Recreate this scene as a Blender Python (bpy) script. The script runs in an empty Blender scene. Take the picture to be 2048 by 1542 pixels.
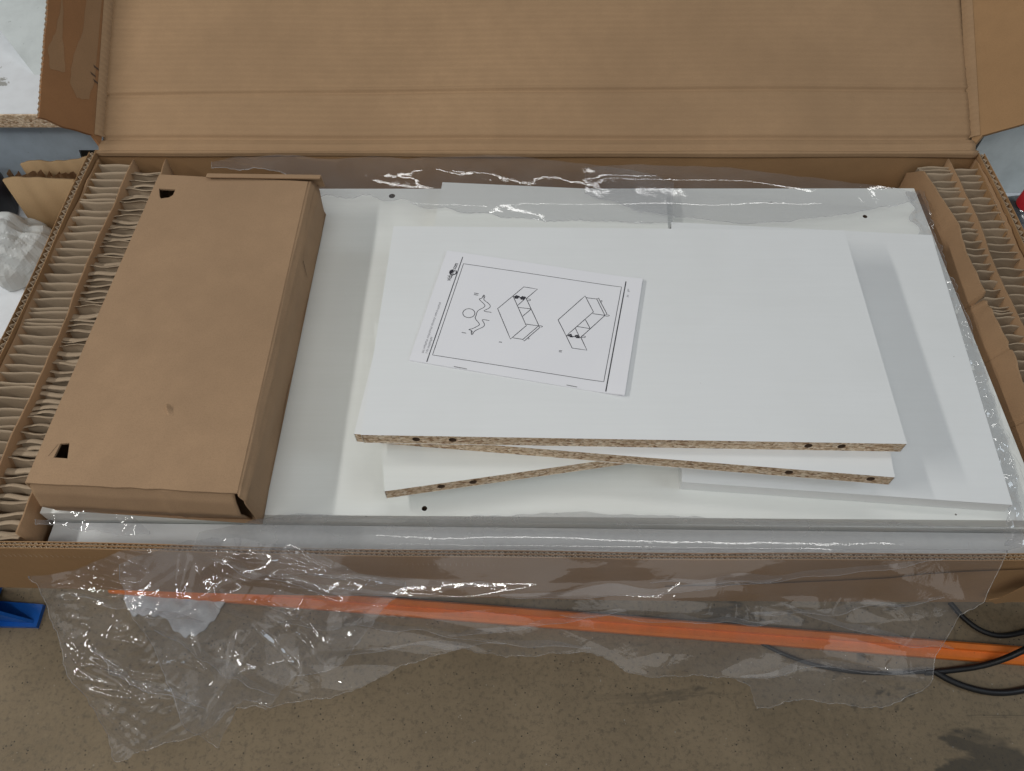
import bpy, bmesh, math, random
import numpy as np
from mathutils import Vector, Matrix
from mathutils.geometry import tessellate_polygon

random.seed(7); rng = np.random.default_rng(7)
sc = bpy.context.scene
C = bpy.context.scene.collection
R = math.radians
ZR = 0.80                      # height of the carton rim above the floor

# ------------------------------------------------------------------ camera
F = 1540.0; CX, CY = 1024.0, 771.0
PITCH, YAW, ROLL, CH = R(56.28757), R(2.20425), R(-1.40286), 0.65675
def _rz(v, a):
    return Vector((v.x*math.cos(a)-v.y*math.sin(a), v.x*math.sin(a)+v.y*math.cos(a), v.z))
_fw = _rz(Vector((0, math.cos(PITCH), -math.sin(PITCH))), YAW)
_r0 = _rz(Vector((1, 0, 0)), YAW); _u0 = _r0.cross(_fw)
_ri = _r0*math.cos(ROLL) + _u0*math.sin(ROLL)
_up = -_r0*math.sin(ROLL) + _u0*math.cos(ROLL)
CAM = Vector((0, 0, CH + ZR))
cam_d = bpy.data.cameras.new('camera'); cam = bpy.data.objects.new('camera', cam_d); C.objects.link(cam)
cam_d.sensor_fit = 'HORIZONTAL'; cam_d.sensor_width = 36; cam_d.lens = F/2048*36
cam_d.clip_start = 0.02; cam_d.clip_end = 60
cam.matrix_world = Matrix(((_ri.x, _up.x, -_fw.x, CAM.x), (_ri.y, _up.y, -_fw.y, CAM.y), (_ri.z, _up.z, -_fw.z, CAM.z), (0, 0, 0, 1)))
sc.camera = cam

# ------------------------------------------------------------------ world, lamps, exposure
w = bpy.data.worlds.new('World'); sc.world = w; w.use_nodes = True
w.node_tree.nodes['Background'].inputs[0].default_value = (0.80, 0.90, 1.0, 1)
w.node_tree.nodes['Background'].inputs[1].default_value = 0.075
def area(name, loc, target, sx, sy, power, col, rot=0.0):
    d = bpy.data.lights.new(name, 'AREA'); d.shape = 'RECTANGLE'; d.size = sx; d.size_y = sy
    d.energy = power; d.color = col
    o = bpy.data.objects.new(name, d); C.objects.link(o); o.location = loc
    dr = (Vector(target) - Vector(loc)).normalized()
    o.rotation_euler = dr.to_track_quat('-Z', 'Y').to_euler()
    o.rotation_euler.rotate_axis('Z', rot)
    return o
T0 = (0, .5, ZR)
area('tube_lamp', (-2.35, .35, ZR+1.80), T0, 1.9, .08, 34, (1.0, .985, .95))      # fluorescent tube, left
area('tube_lamp', (.35, 1.55, ZR+2.5), T0, 2.2, .12, 9, (1.0, .99, .96))            # fluorescent tube, behind
area('tube_lamp', (-.5, -1.0, ZR+2.3), T0, 1.6, .06, 13, (1.0, .985, .95))          # fluorescent tube, in front
area('door_light', (3.2, -.1, ZR+2.0), T0, .9, 1.6, 24, (.78, .89, 1.0))            # open door, right
area('front_fill', (-.1, -2.4, ZR+2.9), T0, 5.0, 3.4, 36, (1.0, .99, .965))            # unseen soft fill, added from the camera side
sc.view_settings.view_transform = 'Standard'; sc.view_settings.look = 'None'
sc.view_settings.exposure = -0.08; sc.view_settings.gamma = 1.0; sc.view_settings.use_curve_mapping = False
sc.render.engine = 'CYCLES'
sc.cycles.transparent_max_bounces = 24; sc.cycles.max_bounces = 10

# ------------------------------------------------------------------ pixel -> place
def ray(px, py):
    return _fw*F + _ri*(px-CX) - _up*(py-CY)
def P(px, py, z):                      # on a level plane, z measured from the rim
    d = ray(px, py); t = (z + ZR - CAM.z)/d.z; return CAM + d*t
def PY(px, py, y):                     # on an upright plane y = const
    d = ray(px, py); t = y/d.y; return CAM + d*t
def PP(px, py, o, n):                  # on any plane
    d = ray(px, py); t = (o-CAM).dot(n)/d.dot(n); return CAM + d*t

# ------------------------------------------------------------------ materials
MATS = {}
class NT:
    def __init__(s, name):
        s.m = bpy.data.materials.new(name); s.m.use_nodes = True
        s.t = s.m.node_tree; s.n = s.t.nodes; s.l = s.t.links
        s.b = s.n.get('Principled BSDF'); s.out = s.n.get('Material Output')
        s.tc = s.n.new('ShaderNodeTexCoord'); MATS[name] = s.m
    def k(s, a, b): s.l.new(a, b)
    def mapping(s, scale=(1, 1, 1), rot=(0, 0, 0), src=None):
        m = s.n.new('ShaderNodeMapping'); m.inputs['Scale'].default_value = scale; m.inputs['Rotation'].default_value = rot
        s.k(src or s.tc.outputs['Object'], m.inputs[0]); return m.outputs[0]
    def noise(s, vec, scale, detail=3, rough=.5, dist=0):
        n = s.n.new('ShaderNodeTexNoise'); n.inputs['Scale'].default_value = scale; n.inputs['Detail'].default_value = detail
        n.inputs['Roughness'].default_value = rough; n.inputs['Distortion'].default_value = dist
        s.k(vec, n.inputs['Vector']); return n.outputs['Fac']
    def voro(s, vec, scale, out='Distance'):
        n = s.n.new('ShaderNodeTexVoronoi'); n.inputs['Scale'].default_value = scale; s.k(vec, n.inputs['Vector']); return n.outputs[out]
    def wave(s, vec, scale, direction='X', dist=0, det=2, dscale=1):
        n = s.n.new('ShaderNodeTexWave'); n.bands_direction = direction; n.inputs['Scale'].default_value = scale
        n.inputs['Distortion'].default_value = dist; n.inputs['Detail'].default_value = det; n.inputs['Detail Scale'].default_value = dscale
        s.k(vec, n.inputs['Vector']); return n.outputs['Fac']
    def ramp(s, fac, stops):
        n = s.n.new('ShaderNodeValToRGB'); e = n.color_ramp.elements
        while len(e) < len(stops): e.new(.5)
        for i, (p, c) in enumerate(stops):
            e[i].position = p; e[i].color = (c, c, c, 1) if not hasattr(c, '__len__') else (*c, 1)
        s.k(fac, n.inputs[0]); return n.outputs[0]
    def mix(s, fac, a, b, mode='MIX'):
        n = s.n.new('ShaderNodeMix'); n.data_type = 'RGBA'; n.blend_type = mode
        for sock, v in ((n.inputs['Factor'], fac), (n.inputs['A'], a), (n.inputs['B'], b)):
            if hasattr(v, 'is_linked'): s.k(v, sock)
            elif hasattr(v, '__len__'): sock.default_value = (*v, 1)
            else: sock.default_value = v
        return n.outputs['Result']
    def math(s, op, a, b=0.0):
        n = s.n.new('ShaderNodeMath'); n.operation = op
        for i, v in enumerate((a, b)):
            if hasattr(v, 'is_linked'): s.k(v, n.inputs[i])
            else: n.inputs[i].default_value = v
        return n.outputs[0]
    def bump(s, h, strength=.3, dist=.001, normal=None):
        n = s.n.new('ShaderNodeBump'); n.inputs['Strength'].default_value = strength; n.inputs['Distance'].default_value = dist
        s.k(h, n.inputs['Height'])
        if normal: s.k(normal, n.inputs['Normal'])
        return n.outputs[0]
    def done(s, col=None, rough=.6, nrm=None, spec=.4):
        if col is not None:
            if hasattr(col, 'is_linked'): s.k(col, s.b.inputs['Base Color'])
            else: s.b.inputs['Base Color'].default_value = (*col, 1)
        if hasattr(rough, 'is_linked'): s.k(rough, s.b.inputs['Roughness'])
        else: s.b.inputs['Roughness'].default_value = rough
        s.b.inputs['Specular IOR Level'].default_value = spec
        if nrm: s.k(nrm, s.b.inputs['Normal'])
        return s.m

def cardboard(name, col, stripe=None, period=.0078, sstr=.10, rough=.82, bumpd=.0004):
    t = NT(name); v = t.mapping()
    big = t.noise(v, 5, 4, .6); fib = t.noise(t.mapping((1, 1, 1)), 900, 3, .7); mid = t.noise(v, 45, 4, .6)
    c = t.mix(t.ramp(big, [(.3, 0), (.7, 1)]), tuple(x*.86 for x in col), tuple(min(1, x*1.10) for x in col))
    c = t.mix(t.ramp(mid, [(.35, .0), (.7, .32)]), c, tuple(x*.80 for x in col))
    c = t.mix(t.ramp(fib, [(.38, .26), (.52, 0)]), c, tuple(x*.62 for x in col))
    c = t.mix(t.ramp(fib, [(.62, 0), (.74, .18)]), c, tuple(min(1, x*1.5) for x in col))
    h = fib
    n = t.bump(fib, .12, .0003)
    if stripe:
        wv = t.wave(t.mapping(rot=(0, 0, 0)), .314/period, stripe, .10, 1, 3)
        am = t.ramp(t.noise(t.mapping((.5, 1, 1)), 5, 3, .6), [(.3, .35), (.7, 1)])
        h2 = t.math('MULTIPLY', wv, am)
        c = t.mix(t.math('MULTIPLY', h2, sstr), c, tuple(x*.6 for x in col))
        n = t.bump(h2, .5, bumpd, n)
    return t.done(c, rough, n, .25)
cardboard('kraft_lid', (.385, .245, .136), 'Y', .0072, .14, bumpd=.0011)
cardboard('kraft_wall', (.375, .222, .108), None)
cardboard('kraft_shaded', (.30, .148, .064), None)  # kraft darkened in colour for the shaded left lid wing
cardboard('kraft_carton', (.375, .242, .142), None)
cardboard('kraft_liner', (.35, .215, .118), None)
cardboard('kraft_old', (.40, .265, .14), None)
cardboard('paper_cell', (.425, .328, .228), None)
cardboard('flute_paper', (.50, .39, .275), None)
cardboard('torn_paper', (.315, .185, .095), None)

for lname, la, lb in (('laminate', (.785, .800, .800), (.800, .815, .815)), ('laminate_cream', (.755, .770, .735), (.775, .790, .760))):
  t = NT(lname); v = t.mapping()
  spk = t.voro(v, 38, 'Distance'); spk2 = t.noise(v, 70, 2)
  speck = t.math('MULTIPLY', t.math('LESS_THAN', spk, .042), t.math('GREATER_THAN', spk2, .58))
  grain = t.noise(t.mapping((.6, 14, 14)), 16, 3, .6)
  c = t.mix(t.ramp(grain, [(.3, 0), (.7, 1)]), la, lb)
  c = t.mix(t.ramp(t.noise(v, 6, 4, .65), [(.45, 0), (.8, .35)]), c, (.70, .71, .69))
  c = t.mix(speck, c, (.12, .10, .09))
  t.done(c, t.ramp(t.noise(v, 30, 3), [(.3, .34), (.7, .46)]), t.bump(t.noise(v, 700, 2), .06, .0002), .42)

t = NT('chipboard'); v = t.mapping((1, 1.7, 1.7))
n1 = t.voro(t.mapping((1, 1.9, 1.9)), 300, 'Color'); sep = t.n.new('ShaderNodeSeparateColor'); t.k(n1, sep.inputs[0])
vd = t.voro(t.mapping((1, 1.9, 1.9)), 300, 'Distance')
col = t.ramp(sep.outputs[0], [(0, (.24, .13, .065)), (.12, (.46, .31, .19)), (.40, (.62, .46, .31)), (.75, (.73, .58, .42)), (1, (.84, .72, .56))])
fine = t.noise(v, 420, 3, .7)
col = t.mix(t.ramp(fine, [(.30, .8), (.37, 0)]), col, (.16, .095, .055))
col = t.mix(t.ramp(vd, [(.6, 0), (.85, .5)]), col, (.20, .13, .08))
t.done(col, .9, t.bump(fine, .5, .0007), .15)

t = NT('white_foam'); t.done((.66, .67, .67), .8, t.bump(t.noise(t.mapping(), 120, 3), .3, .001), .3)
t = NT('hole_dark'); t.done((.10, .065, .045), .9, None, .1)
t = NT('staple_steel'); t.b.inputs['Metallic'].default_value = 1; t.done((.35, .35, .36), .35)
t = NT('ink'); t.done((.035, .035, .045), .7)
t = NT('ink_faint'); t.done((.66, .66, .69), .7)
t = NT('ink_grey'); t.done((.20, .20, .22), .7)
t = NT('booklet_paper'); v = t.mapping()
t.done(t.mix(t.noise(v, 14, 4, .6), (.80, .80, .835), (.85, .85, .875)), .75, t.bump(t.noise(v, 500, 2), .08, .0002), .3)

def film(name, haze=.06, tint=(.95, .95, .955), rough=.035, gain=1.0, bmp=.07, dcol=(.78, .79, .82)):
    t = NT(name); v = t.mapping()
    nb = t.bump(t.noise(v, 55, 4, .6, .8), bmp, .004)
    lw = t.n.new('ShaderNodeLayerWeight'); lw.inputs['Blend'].default_value = .5; t.k(nb, lw.inputs['Normal'])
    fr_ = t.math('ADD', t.math('MULTIPLY', t.math('POWER', lw.outputs['Facing'], 4.0), .75), .085*gain)
    gl = t.n.new('ShaderNodeBsdfGlossy'); gl.inputs['Roughness'].default_value = rough; t.k(nb, gl.inputs['Normal'])
    tr = t.n.new('ShaderNodeBsdfTransparent'); tr.inputs[0].default_value = (*tint, 1)
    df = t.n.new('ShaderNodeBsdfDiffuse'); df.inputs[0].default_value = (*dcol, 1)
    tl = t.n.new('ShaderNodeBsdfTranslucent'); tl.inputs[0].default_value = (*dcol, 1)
    m0 = t.n.new('ShaderNodeMixShader'); m0.inputs[0].default_value = .4; t.k(df.outputs[0], m0.inputs[1]); t.k(tl.outputs[0], m0.inputs[2])
    m1 = t.n.new('ShaderNodeMixShader'); t.k(fr_, m1.inputs[0]); t.k(tr.outputs[0], m1.inputs[1]); t.k(gl.outputs[0], m1.inputs[2])
    m2 = t.n.new('ShaderNodeMixShader'); t.k(m1.outputs[0], m2.inputs[1]); t.k(m0.outputs[0], m2.inputs[2])
    hz = t.ramp(t.noise(v, 18, 4, .6), [(.3, haze*.6), (.75, haze*1.6)]); t.k(hz, m2.inputs[0])
    t.k(m2.outputs[0], t.out.inputs[0]); t.n.remove(t.b); return t.m
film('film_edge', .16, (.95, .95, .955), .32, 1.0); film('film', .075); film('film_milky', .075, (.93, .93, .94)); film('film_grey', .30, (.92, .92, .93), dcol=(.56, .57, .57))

t = NT('concrete'); v = t.mapping()
a = t.noise(v, 3.2, 7, .68); b = t.noise(v, 95, 8, .78); sp = t.voro(v, 120, 'Distance'); spn = t.noise(v, 40, 2)
c = t.mix(t.ramp(a, [(.3, 0), (.7, 1)]), (.225, .172, .108), (.350, .268, .170))
c = t.mix(t.ramp(b, [(.36, .55), (.50, 0)]), c, (.095, .078, .058))
c = t.mix(t.ramp(b, [(.56, 0), (.74, .4)]), c, (.43, .34, .22))
c = t.mix(t.math('MULTIPLY', t.math('LESS_THAN', sp, .16), t.math('GREATER_THAN', spn, .56)), c, (.06, .05, .04))
c = t.mix(t.math('MULTIPLY', t.math('LESS_THAN', sp, .13), t.math('LESS_THAN', spn, .36)), c, (.42, .38, .32))
st = t.noise(t.mapping((1.2, 3.4, 1), (0, 0, R(-42))), 2.6, 5, .62, .6)
sepx = t.n.new('ShaderNodeSeparateXYZ'); t.k(t.tc.outputs['Object'], sepx.inputs[0])
side = t.ramp(sepx.outputs[0], [(.08, 0), (.42, 1)])
c = t.mix(t.math('MULTIPLY', t.ramp(st, [(.575, 0), (.61, .7)]), side), c, (.055, .052, .045))
t.done(c, t.ramp(b, [(.3, .55), (.7, .8)]), t.bump(b, .5, .0015), .35)

def paint(name, col, rough=.45, metal=0, spec=.5):
    t = NT(name); v = t.mapping(); n = t.noise(v, 28, 5, .65)
    c = t.mix(t.ramp(n, [(.4, 0), (.75, .5)]), col, tuple(x*.62 for x in col))
    c = t.mix(t.ramp(t.noise(v, 120, 3, .6), [(.68, 0), (.72, .6)]), c, tuple(x*.35 for x in col))
    t.b.inputs['Metallic'].default_value = metal
    return t.done(c, t.ramp(n, [(.3, rough*.8), (.7, min(1, rough*1.3))]), t.bump(n, .12, .001), spec)
paint('orange_paint', (.95, .235, .03), .42); paint('blue_paint', (.012, .14, .58), .35)
paint('steel_paint', (.44, .52, .60), .42); paint('dark_navy', (.012, .016, .026), .4)
paint('black_rubber', (.014, .014, .015), .45); paint('red_cap', (.45, .02, .03), .35)
paint('bench_timber', (.30, .22, .14), .7); paint('white_board', (.60, .65, .65), .5)
t = NT('peeling_paint'); v = t.mapping()
pn = t.noise(v, 13, 7, .62, .5); ed = t.noise(v, 60, 3)
c = t.mix(t.ramp(ed, [(.4, 0), (.8, .4)]), (.76, .79, .82), (.64, .66, .68))
c = t.mix(t.ramp(pn, [(.585, 0), (.60, 1)]), c, (.36, .36, .34))
c = t.mix(t.ramp(pn, [(.66, 0), (.68, 1)]), c, (.50, .47, .41))
t.done(c, .6, t.bump(t.ramp(pn, [(.58, 1), (.61, 0)]), .5, .001), .3)
t = NT('rag_cloth'); v = t.mapping(); t.done(t.mix(t.noise(v, 120, 4), (.60, .61, .63), (.74, .75, .77)), .9, t.bump(t.noise(v, 300, 3), .4, .002), .1)
t = NT('bag_plastic'); t.b.inputs['Subsurface Weight'].default_value = 0; v = t.mapping()
t.done((.60, .615, .60), .38, t.bump(t.noise(v, 40, 4), .3, .003), .5); t.b.inputs['Transmission Weight'].default_value = .15
t = NT('bottle_plastic'); t.b.inputs['Transmission Weight'].default_value = .55; t.done((.16, .18, .20), .12, None, .6)

# ------------------------------------------------------------------ object helpers
def thing(name, loc, label, cat, group=None):
    o = bpy.data.objects.new(name, None); C.objects.link(o); o.location = loc; o.empty_display_size = .02
    o['label'] = label; o['category'] = cat
    if group: o['group'] = group
    return o
def tag(o, label, cat, group=None):
    o['label'] = label; o['category'] = cat
    if group: o['group'] = group
    return o
INV = {}
def obj(name, verts, faces, mat, parent=None, smooth=False, fm=None):
    me = bpy.data.meshes.new(name); me.from_pydata([tuple(v) for v in verts], [], faces)
    for m in (mat if isinstance(mat, (list, tuple)) else [mat]): me.materials.append(MATS[m])
    if fm is not None: me.polygons.foreach_set('material_index', fm)
    if smooth: me.polygons.foreach_set('use_smooth', [True]*len(me.polygons))
    me.update()
    o = bpy.data.objects.new(name, me); C.objects.link(o)
    if parent:
        base = parent.location.copy() if parent.type == 'EMPTY' else Vector((0, 0, 0))
        o.parent = parent; o.matrix_parent_inverse = Matrix.Translation(-base)
    return o
def bm_fix(o):
    bm = bmesh.new(); bm.from_mesh(o.data); bmesh.ops.recalc_face_normals(bm, faces=bm.faces); bm.to_mesh(o.data); bm.free()
    return o
class MB:
    def __init__(s): s.v = []; s.f = []; s.m = []
    def add(s, vs, fs, mi=0):
        b = len(s.v); s.v += [Vector(x) for x in vs]; s.f += [tuple(b+i for i in f) for f in fs]; s.m += [mi]*len(fs)
    def box(s, a, b, mi=0):
        x0, y0, z0 = a; x1, y1, z1 = b
        s.add([(x0,y0,z0),(x1,y0,z0),(x1,y1,z0),(x0,y1,z0),(x0,y0,z1),(x1,y0,z1),(x1,y1,z1),(x0,y1,z1)],
              [(0,3,2,1),(4,5,6,7),(0,1,5,4),(1,2,6,5),(2,3,7,6),(3,0,4,7)], mi)
    def tube(s, pts, r, n=10, mi=0, cap=True):
        pts = [Vector(p) for p in pts]; rings = []
        for i, p in enumerate(pts):
            d = (pts[min(i+1, len(pts)-1)] - pts[max(i-1, 0)]).normalized()
            a = d.cross(Vector((0, 0, 1)));  a = a if a.length > 1e-4 else d.cross(Vector((0, 1, 0))); a.normalize(); b = d.cross(a)
            rr = r[i] if hasattr(r, '__len__') else r
            rings.append([p + a*rr*math.cos(2*math.pi*k/n) + b*rr*math.sin(2*math.pi*k/n) for k in range(n)])
        vs = [x for rg in rings for x in rg]; fs = []
        for i in range(len(pts)-1):
            for k in range(n): fs.append((i*n+k, i*n+(k+1) % n, (i+1)*n+(k+1) % n, (i+1)*n+k))
        if cap: fs += [tuple(range(n-1, -1, -1)), tuple((len(pts)-1)*n+k for k in range(n))]
        s.add(vs, fs, mi)
    def grid(s, fn, nu, nv, mi=0, t=None):
        vs = [Vector(fn(i/nu, j/nv)) for j in range(nv+1) for i in range(nu+1)]
        fs = [(j*(nu+1)+i, j*(nu+1)+i+1, (j+1)*(nu+1)+i+1, (j+1)*(nu+1)+i) for j in range(nv) for i in range(nu)]
        s.add(vs, fs, mi)
    def build(s, name, mat, parent=None, smooth=False, fix=True):
        o = obj(name, s.v, s.f, mat, parent, smooth, s.m)
        return bm_fix(o) if fix else o
def circ(cx, cy, r, n=14): return [(cx+r*math.cos(2*math.pi*k/n), cy+r*math.sin(2*math.pi*k/n)) for k in range(n)]
def flat_face(mb, fr, outer, holes, mi=0):
    """polygon with holes; fr maps (a, b) -> Vector"""
    loops = [[Vector((x, y, 0)) for x, y in L] for L in [outer]+holes]
    tris = tessellate_polygon(loops); flat = [fr(x, y) for L in [outer]+holes for x, y in L]
    mb.add(flat, [tuple(t) for t in tris], mi)
def plate(mb, fr, nrm, th, outer, holes=(), mi=0, mi_side=None):
    """a sheet th thick below the face fr, with open holes"""
    ms = mi if mi_side is None else mi_side
    flat_face(mb, fr, outer, list(holes), mi)
    flat_face(mb, lambda x, y: fr(x, y)-nrm*th, outer, list(holes), mi)
    for L in [outer]+list(holes):
        n = len(L); a = [fr(x, y) for x, y in L]; b = [p-nrm*th for p in a]
        mb.add(a+b, [(i, (i+1) % n, n+(i+1) % n, n+i) for i in range(n)], ms)
def solid(o, th, off=-1):
    m = o.modifiers.new('thickness', 'SOLIDIFY'); m.thickness = th; m.offset = off; return o

# smooth pseudo-noise and creased noise for sheets
class SN:
    def __init__(s, seed, f=1.0, k=7):
        r = np.random.default_rng(seed); a = r.uniform(0, 2*np.pi, k); q = f*r.uniform(.5, 1.6, k)
        s.kx, s.ky, s.p, s.a = q*np.cos(a), q*np.sin(a), r.uniform(0, 6.28, k), r.uniform(.5, 1, k)/np.sqrt(k)
    def __call__(s, x, y):
        x = np.asarray(x, float); y = np.asarray(y, float)
        return sum(A*np.sin(2*np.pi*(kx*x+ky*y)+p) for kx, ky, p, A in zip(s.kx, s.ky, s.p, s.a))
def tri(x): return np.abs((x % 1.0)-.5)*2-.5
def soft(x, r=.05): t_ = tri(x); return np.sqrt((.5-np.abs(t_))**2+r*r)*-np.sign(t_)*0 + np.where(t_ > 0, .5-np.sqrt((.5-t_)**2+r*r)+r, -.5+np.sqrt((.5+t_)**2+r*r)-r)
class CR:
    """creased crumple: triangle waves in several directions, warped"""
    def __init__(s, seed, f, k=5, ang=None, spread=3.14, warp=.16):
        r = np.random.default_rng(seed); s.w = []
        for i in range(k):
            a = (r.uniform(0, 3.14) if ang is None else ang + r.uniform(-spread, spread)); q = f*r.uniform(.6, 1.9)
            s.w.append((q*np.cos(a), q*np.sin(a), r.uniform(0, 1), r.uniform(.5, 1)/q*f, SN(seed*31+i, f*.55), SN(seed*57+i, f*.4), warp))
    def __call__(s, x, y):
        h = 0
        for kx, ky, p, A, wn, mk, wp in s.w:
            h = h + A*soft(kx*x+ky*y+p+wp*wn(x, y))*np.clip(.55+.7*mk(x, y), 0, 1)
        return h/len(s.w)**.5

# ================================================================== SETTING
mb = MB(); mb.add([(-7, -5, 0), (7, -5, 0), (7, 9, 0), (-7, 9, 0)], [(0, 1, 2, 3)])
o = mb.build('floor', 'concrete', fix=False); o['kind'] = 'structure'
exec_rel = lambda z: z + ZR

# ---- workbench under the box
BT = -.1135                                    # bench top, from the rim
wb = thing('workbench', (-.1, .6, 0), 'white paint-flaked workbench top that the large cardboard box lies on', 'workbench')
mb = MB(); mb.box((-1.15, .33, ZR+BT-.022), (1.15, .86, ZR+BT)); mb.build('bench_top', 'peeling_paint', wb)
for x in (-1.05, 1.05):
    for y in (.42, .80):
        mb = MB(); mb.box((x-.03, y-.03, 0), (x+.03, y+.03, ZR+BT-.0225)); mb.build('leg', 'bench_timber', wb)

# ---- further bench with chipboard top and steel apron
fb = thing('storage_bench', (-.2, 1.2, 0), 'further bench with chipped white top, chipboard edge and blue grey steel apron', 'bench')
mb = MB(); yb = PY(0, 222, .88).y
mb.box((-1.5, .876, ZR-.020), (1.5, 1.75, ZR+.0)); mb.build('bench_top', 'peeling_paint', fb)
mb = MB(); mb.box((-1.5, .8735, ZR-.0205), (1.5, .8759, ZR-.0008)); mb.build('chipboard_edge', 'chipboard', fb)
mb = MB(); outer = [(-1.5, -.035), (.60, -.035), (.60, -.075), (-.655, -.075), (-.675, -.16), (-1.5, -.16)]
plate(mb, lambda a, b: Vector((a, .893, ZR+b)), Vector((0, -1, 0)), .004, outer); mb.build('steel_apron', 'steel_paint', fb)
mb = MB(); mb.box((-1.5, .8975, ZR-.036), (.60, .925, ZR-.033)); mb.build('apron_flange', 'steel_paint', fb)
for x in (-1.4, 1.4):
    for y in (.98, 1.68):
        mb = MB(); mb.box((x-.03, y-.03, 0), (x+.03, y+.03, ZR-.0205)); mb.build('leg', 'steel_paint', fb)
mb = MB(); mb.box((-1.36, 1.30, .05), (1.36, 1.32, ZR-.021)); mb.build('shade_backdrop', 'dark_navy', fb)  # dark sheet added to stand for the shade under the bench

# ================================================================== THE BOX
X0, X1, Y0, Y1, ZB = -.574, .577, .258, .803, -.112
box = thing('cardboard_box', (0, .53, ZR+BT), 'large opened shipping box of brown corrugated cardboard with its lid folded back', 'box')
mb = MB(); mb.box((X0, Y0, ZR+BT+.0006), (X1, Y1, ZR+ZB+.003)); mb.build('bottom', 'kraft_wall', box)

def wall(fr, L, H, layers, mat, name='wall', period=.0065, bow=None, topvar=None, fl_depth=.02):
    """upright corrugated wall. fr(s, t, h): s along, t across, h up. layers: liner offsets; flutes between"""
    n = 90; mb = MB()
    tv = topvar or (lambda s: 0.0)
    for t0 in layers:
        th = .0007
        def prof(s): return fr(s, t0, 0), fr(s, t0+th, 0)
        vs = []; fs = []
        for i in range(n+1):
            s = L*i/n
            vs += [fr(s, t0, -H), fr(s, t0+th, -H), fr(s, t0+th, tv(s)), fr(s, t0, tv(s))]
        for i in range(n):
            a = i*4; b = a+4
            for k in range(4): fs.append((a+k, a+(k+1) % 4, b+(k+1) % 4, b+k))
        fs += [(0, 3, 2, 1), (n*4, n*4+1, n*4+2, n*4+3)]
        mb.add(vs, fs)
    o = mb.build(name, mat, box)
    for t0, t1 in zip(layers[:-1], layers[1:]):
        m = int(L/period)*4; vs = []; fs = []
        mid = (t0+.0007+t1)/2; am = (t1-t0-.0007)/2*.98
        for i in range(m+1):
            s = L*i/m; ph = 2*math.pi*i/4; jit = .0006*math.sin(i*1.7)+.0005*math.sin(i*.37)
            tt = mid + am*(1 if i % 4 == 1 else -1 if i % 4 == 3 else 0)
            top = tv(s) - .0006 - abs(jit)
            vs += [fr(s+jit*.5, tt, top), fr(s+jit*.5, tt, top-fl_depth)]
        for i in range(m): fs.append((2*i, 2*i+1, 2*i+3, 2*i+2))
        f = obj('corrugated_flute', vs, fs, 'flute_paper', o); solid(f, .0005, 0)
    return o
LW, LD = X1-X0, Y1-Y0
bowf = lambda s: -.005*math.sin(math.pi*s/LW)
wn = SN(3, 3)
wall(lambda s, t, h: Vector((X0+s, Y0+bowf(s)+t+.0006*float(wn(s, h*4)), ZR+h+(.0 if h < -.01 else .0015*float(wn(s*1.3, 2.)))))
     , LW, .1125, [0, .0030, .0060], 'kraft_wall', 'side_wall', .0050)
wall(lambda s, t, h: Vector((X0+.006+s*(LW-.012)/LW, Y1-t, ZR+h-.001)), LW, .1115, [.0, .0035, .0065], 'kraft_wall', 'side_wall', .0065)
wl = SN(5, 2.2)
wall(lambda s, t, h: Vector((X0+t+.0018*float(wl(s, .3)), Y0+.0075+s, ZR+h+.002)), LD-.015, .1135, [.0045, .0125], 'kraft_wall', 'end_wall', .0088)
wall(lambda s, t, h: Vector((X1-.002-t+.0022*float(wl(s+3, .3)), Y0+.0075+s, ZR+h+.001)), LD-.015, .1125, [0, .0075], 'kraft_wall', 'end_wall', .0095)
# folded dust-flap layers standing in the far corners
wall(lambda s, t, h: Vector((X0+.0140+t*.5, .655+s, ZR+h-.001)), .13, .10, [0, .0028, .0056], 'kraft_wall', 'dust_flap', .006, topvar=lambda s: -.010+.07*s)
wall(lambda s, t, h: Vector((X1-.0095-t, .665+s, ZR+h-.001)), .12, .10, [0, .0030], 'kraft_wall', 'dust_flap', .006, topvar=lambda s: -.008+.05*s)

# torn outer liner at the lower right of the front wall, and its crease
mb = MB(); tp = [(1978, 1200), (2000, 1196), (2050, 1172), (2110, 1160), (2110, 1190), (2048, 1194), (2012, 1204), (1990, 1207)]
tv_ = [PY(x, y, .2445) for x, y in tp]; mb.add(tv_, [tuple(range(len(tv_)))]); solid(mb.build('torn_flap', 'kraft_wall', box, fix=False), .0006, 0)
mb = MB(); cl_ = [(1330, 1172), (1450, 1169), (1560, 1165), (1680, 1160), (1780, 1155), (1850, 1147), (1930, 1142), (2060, 1137)]
up_ = []; dn_ = []
for i_, (x, y) in enumerate(cl_):
    yy_ = Y0-.0012+bowf(PY(x, y, .256).x-X0); up_.append(PY(x, y, yy_)); dn_.append(PY(x, y+1.6-.3*(i_ % 2), yy_))
mb.add(up_+dn_, [(i_, i_+1, len(cl_)+i_+1, len(cl_)+i_) for i_ in range(len(cl_)-1)]); mb.build('tear_line', 'hole_dark', box, fix=False)
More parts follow.
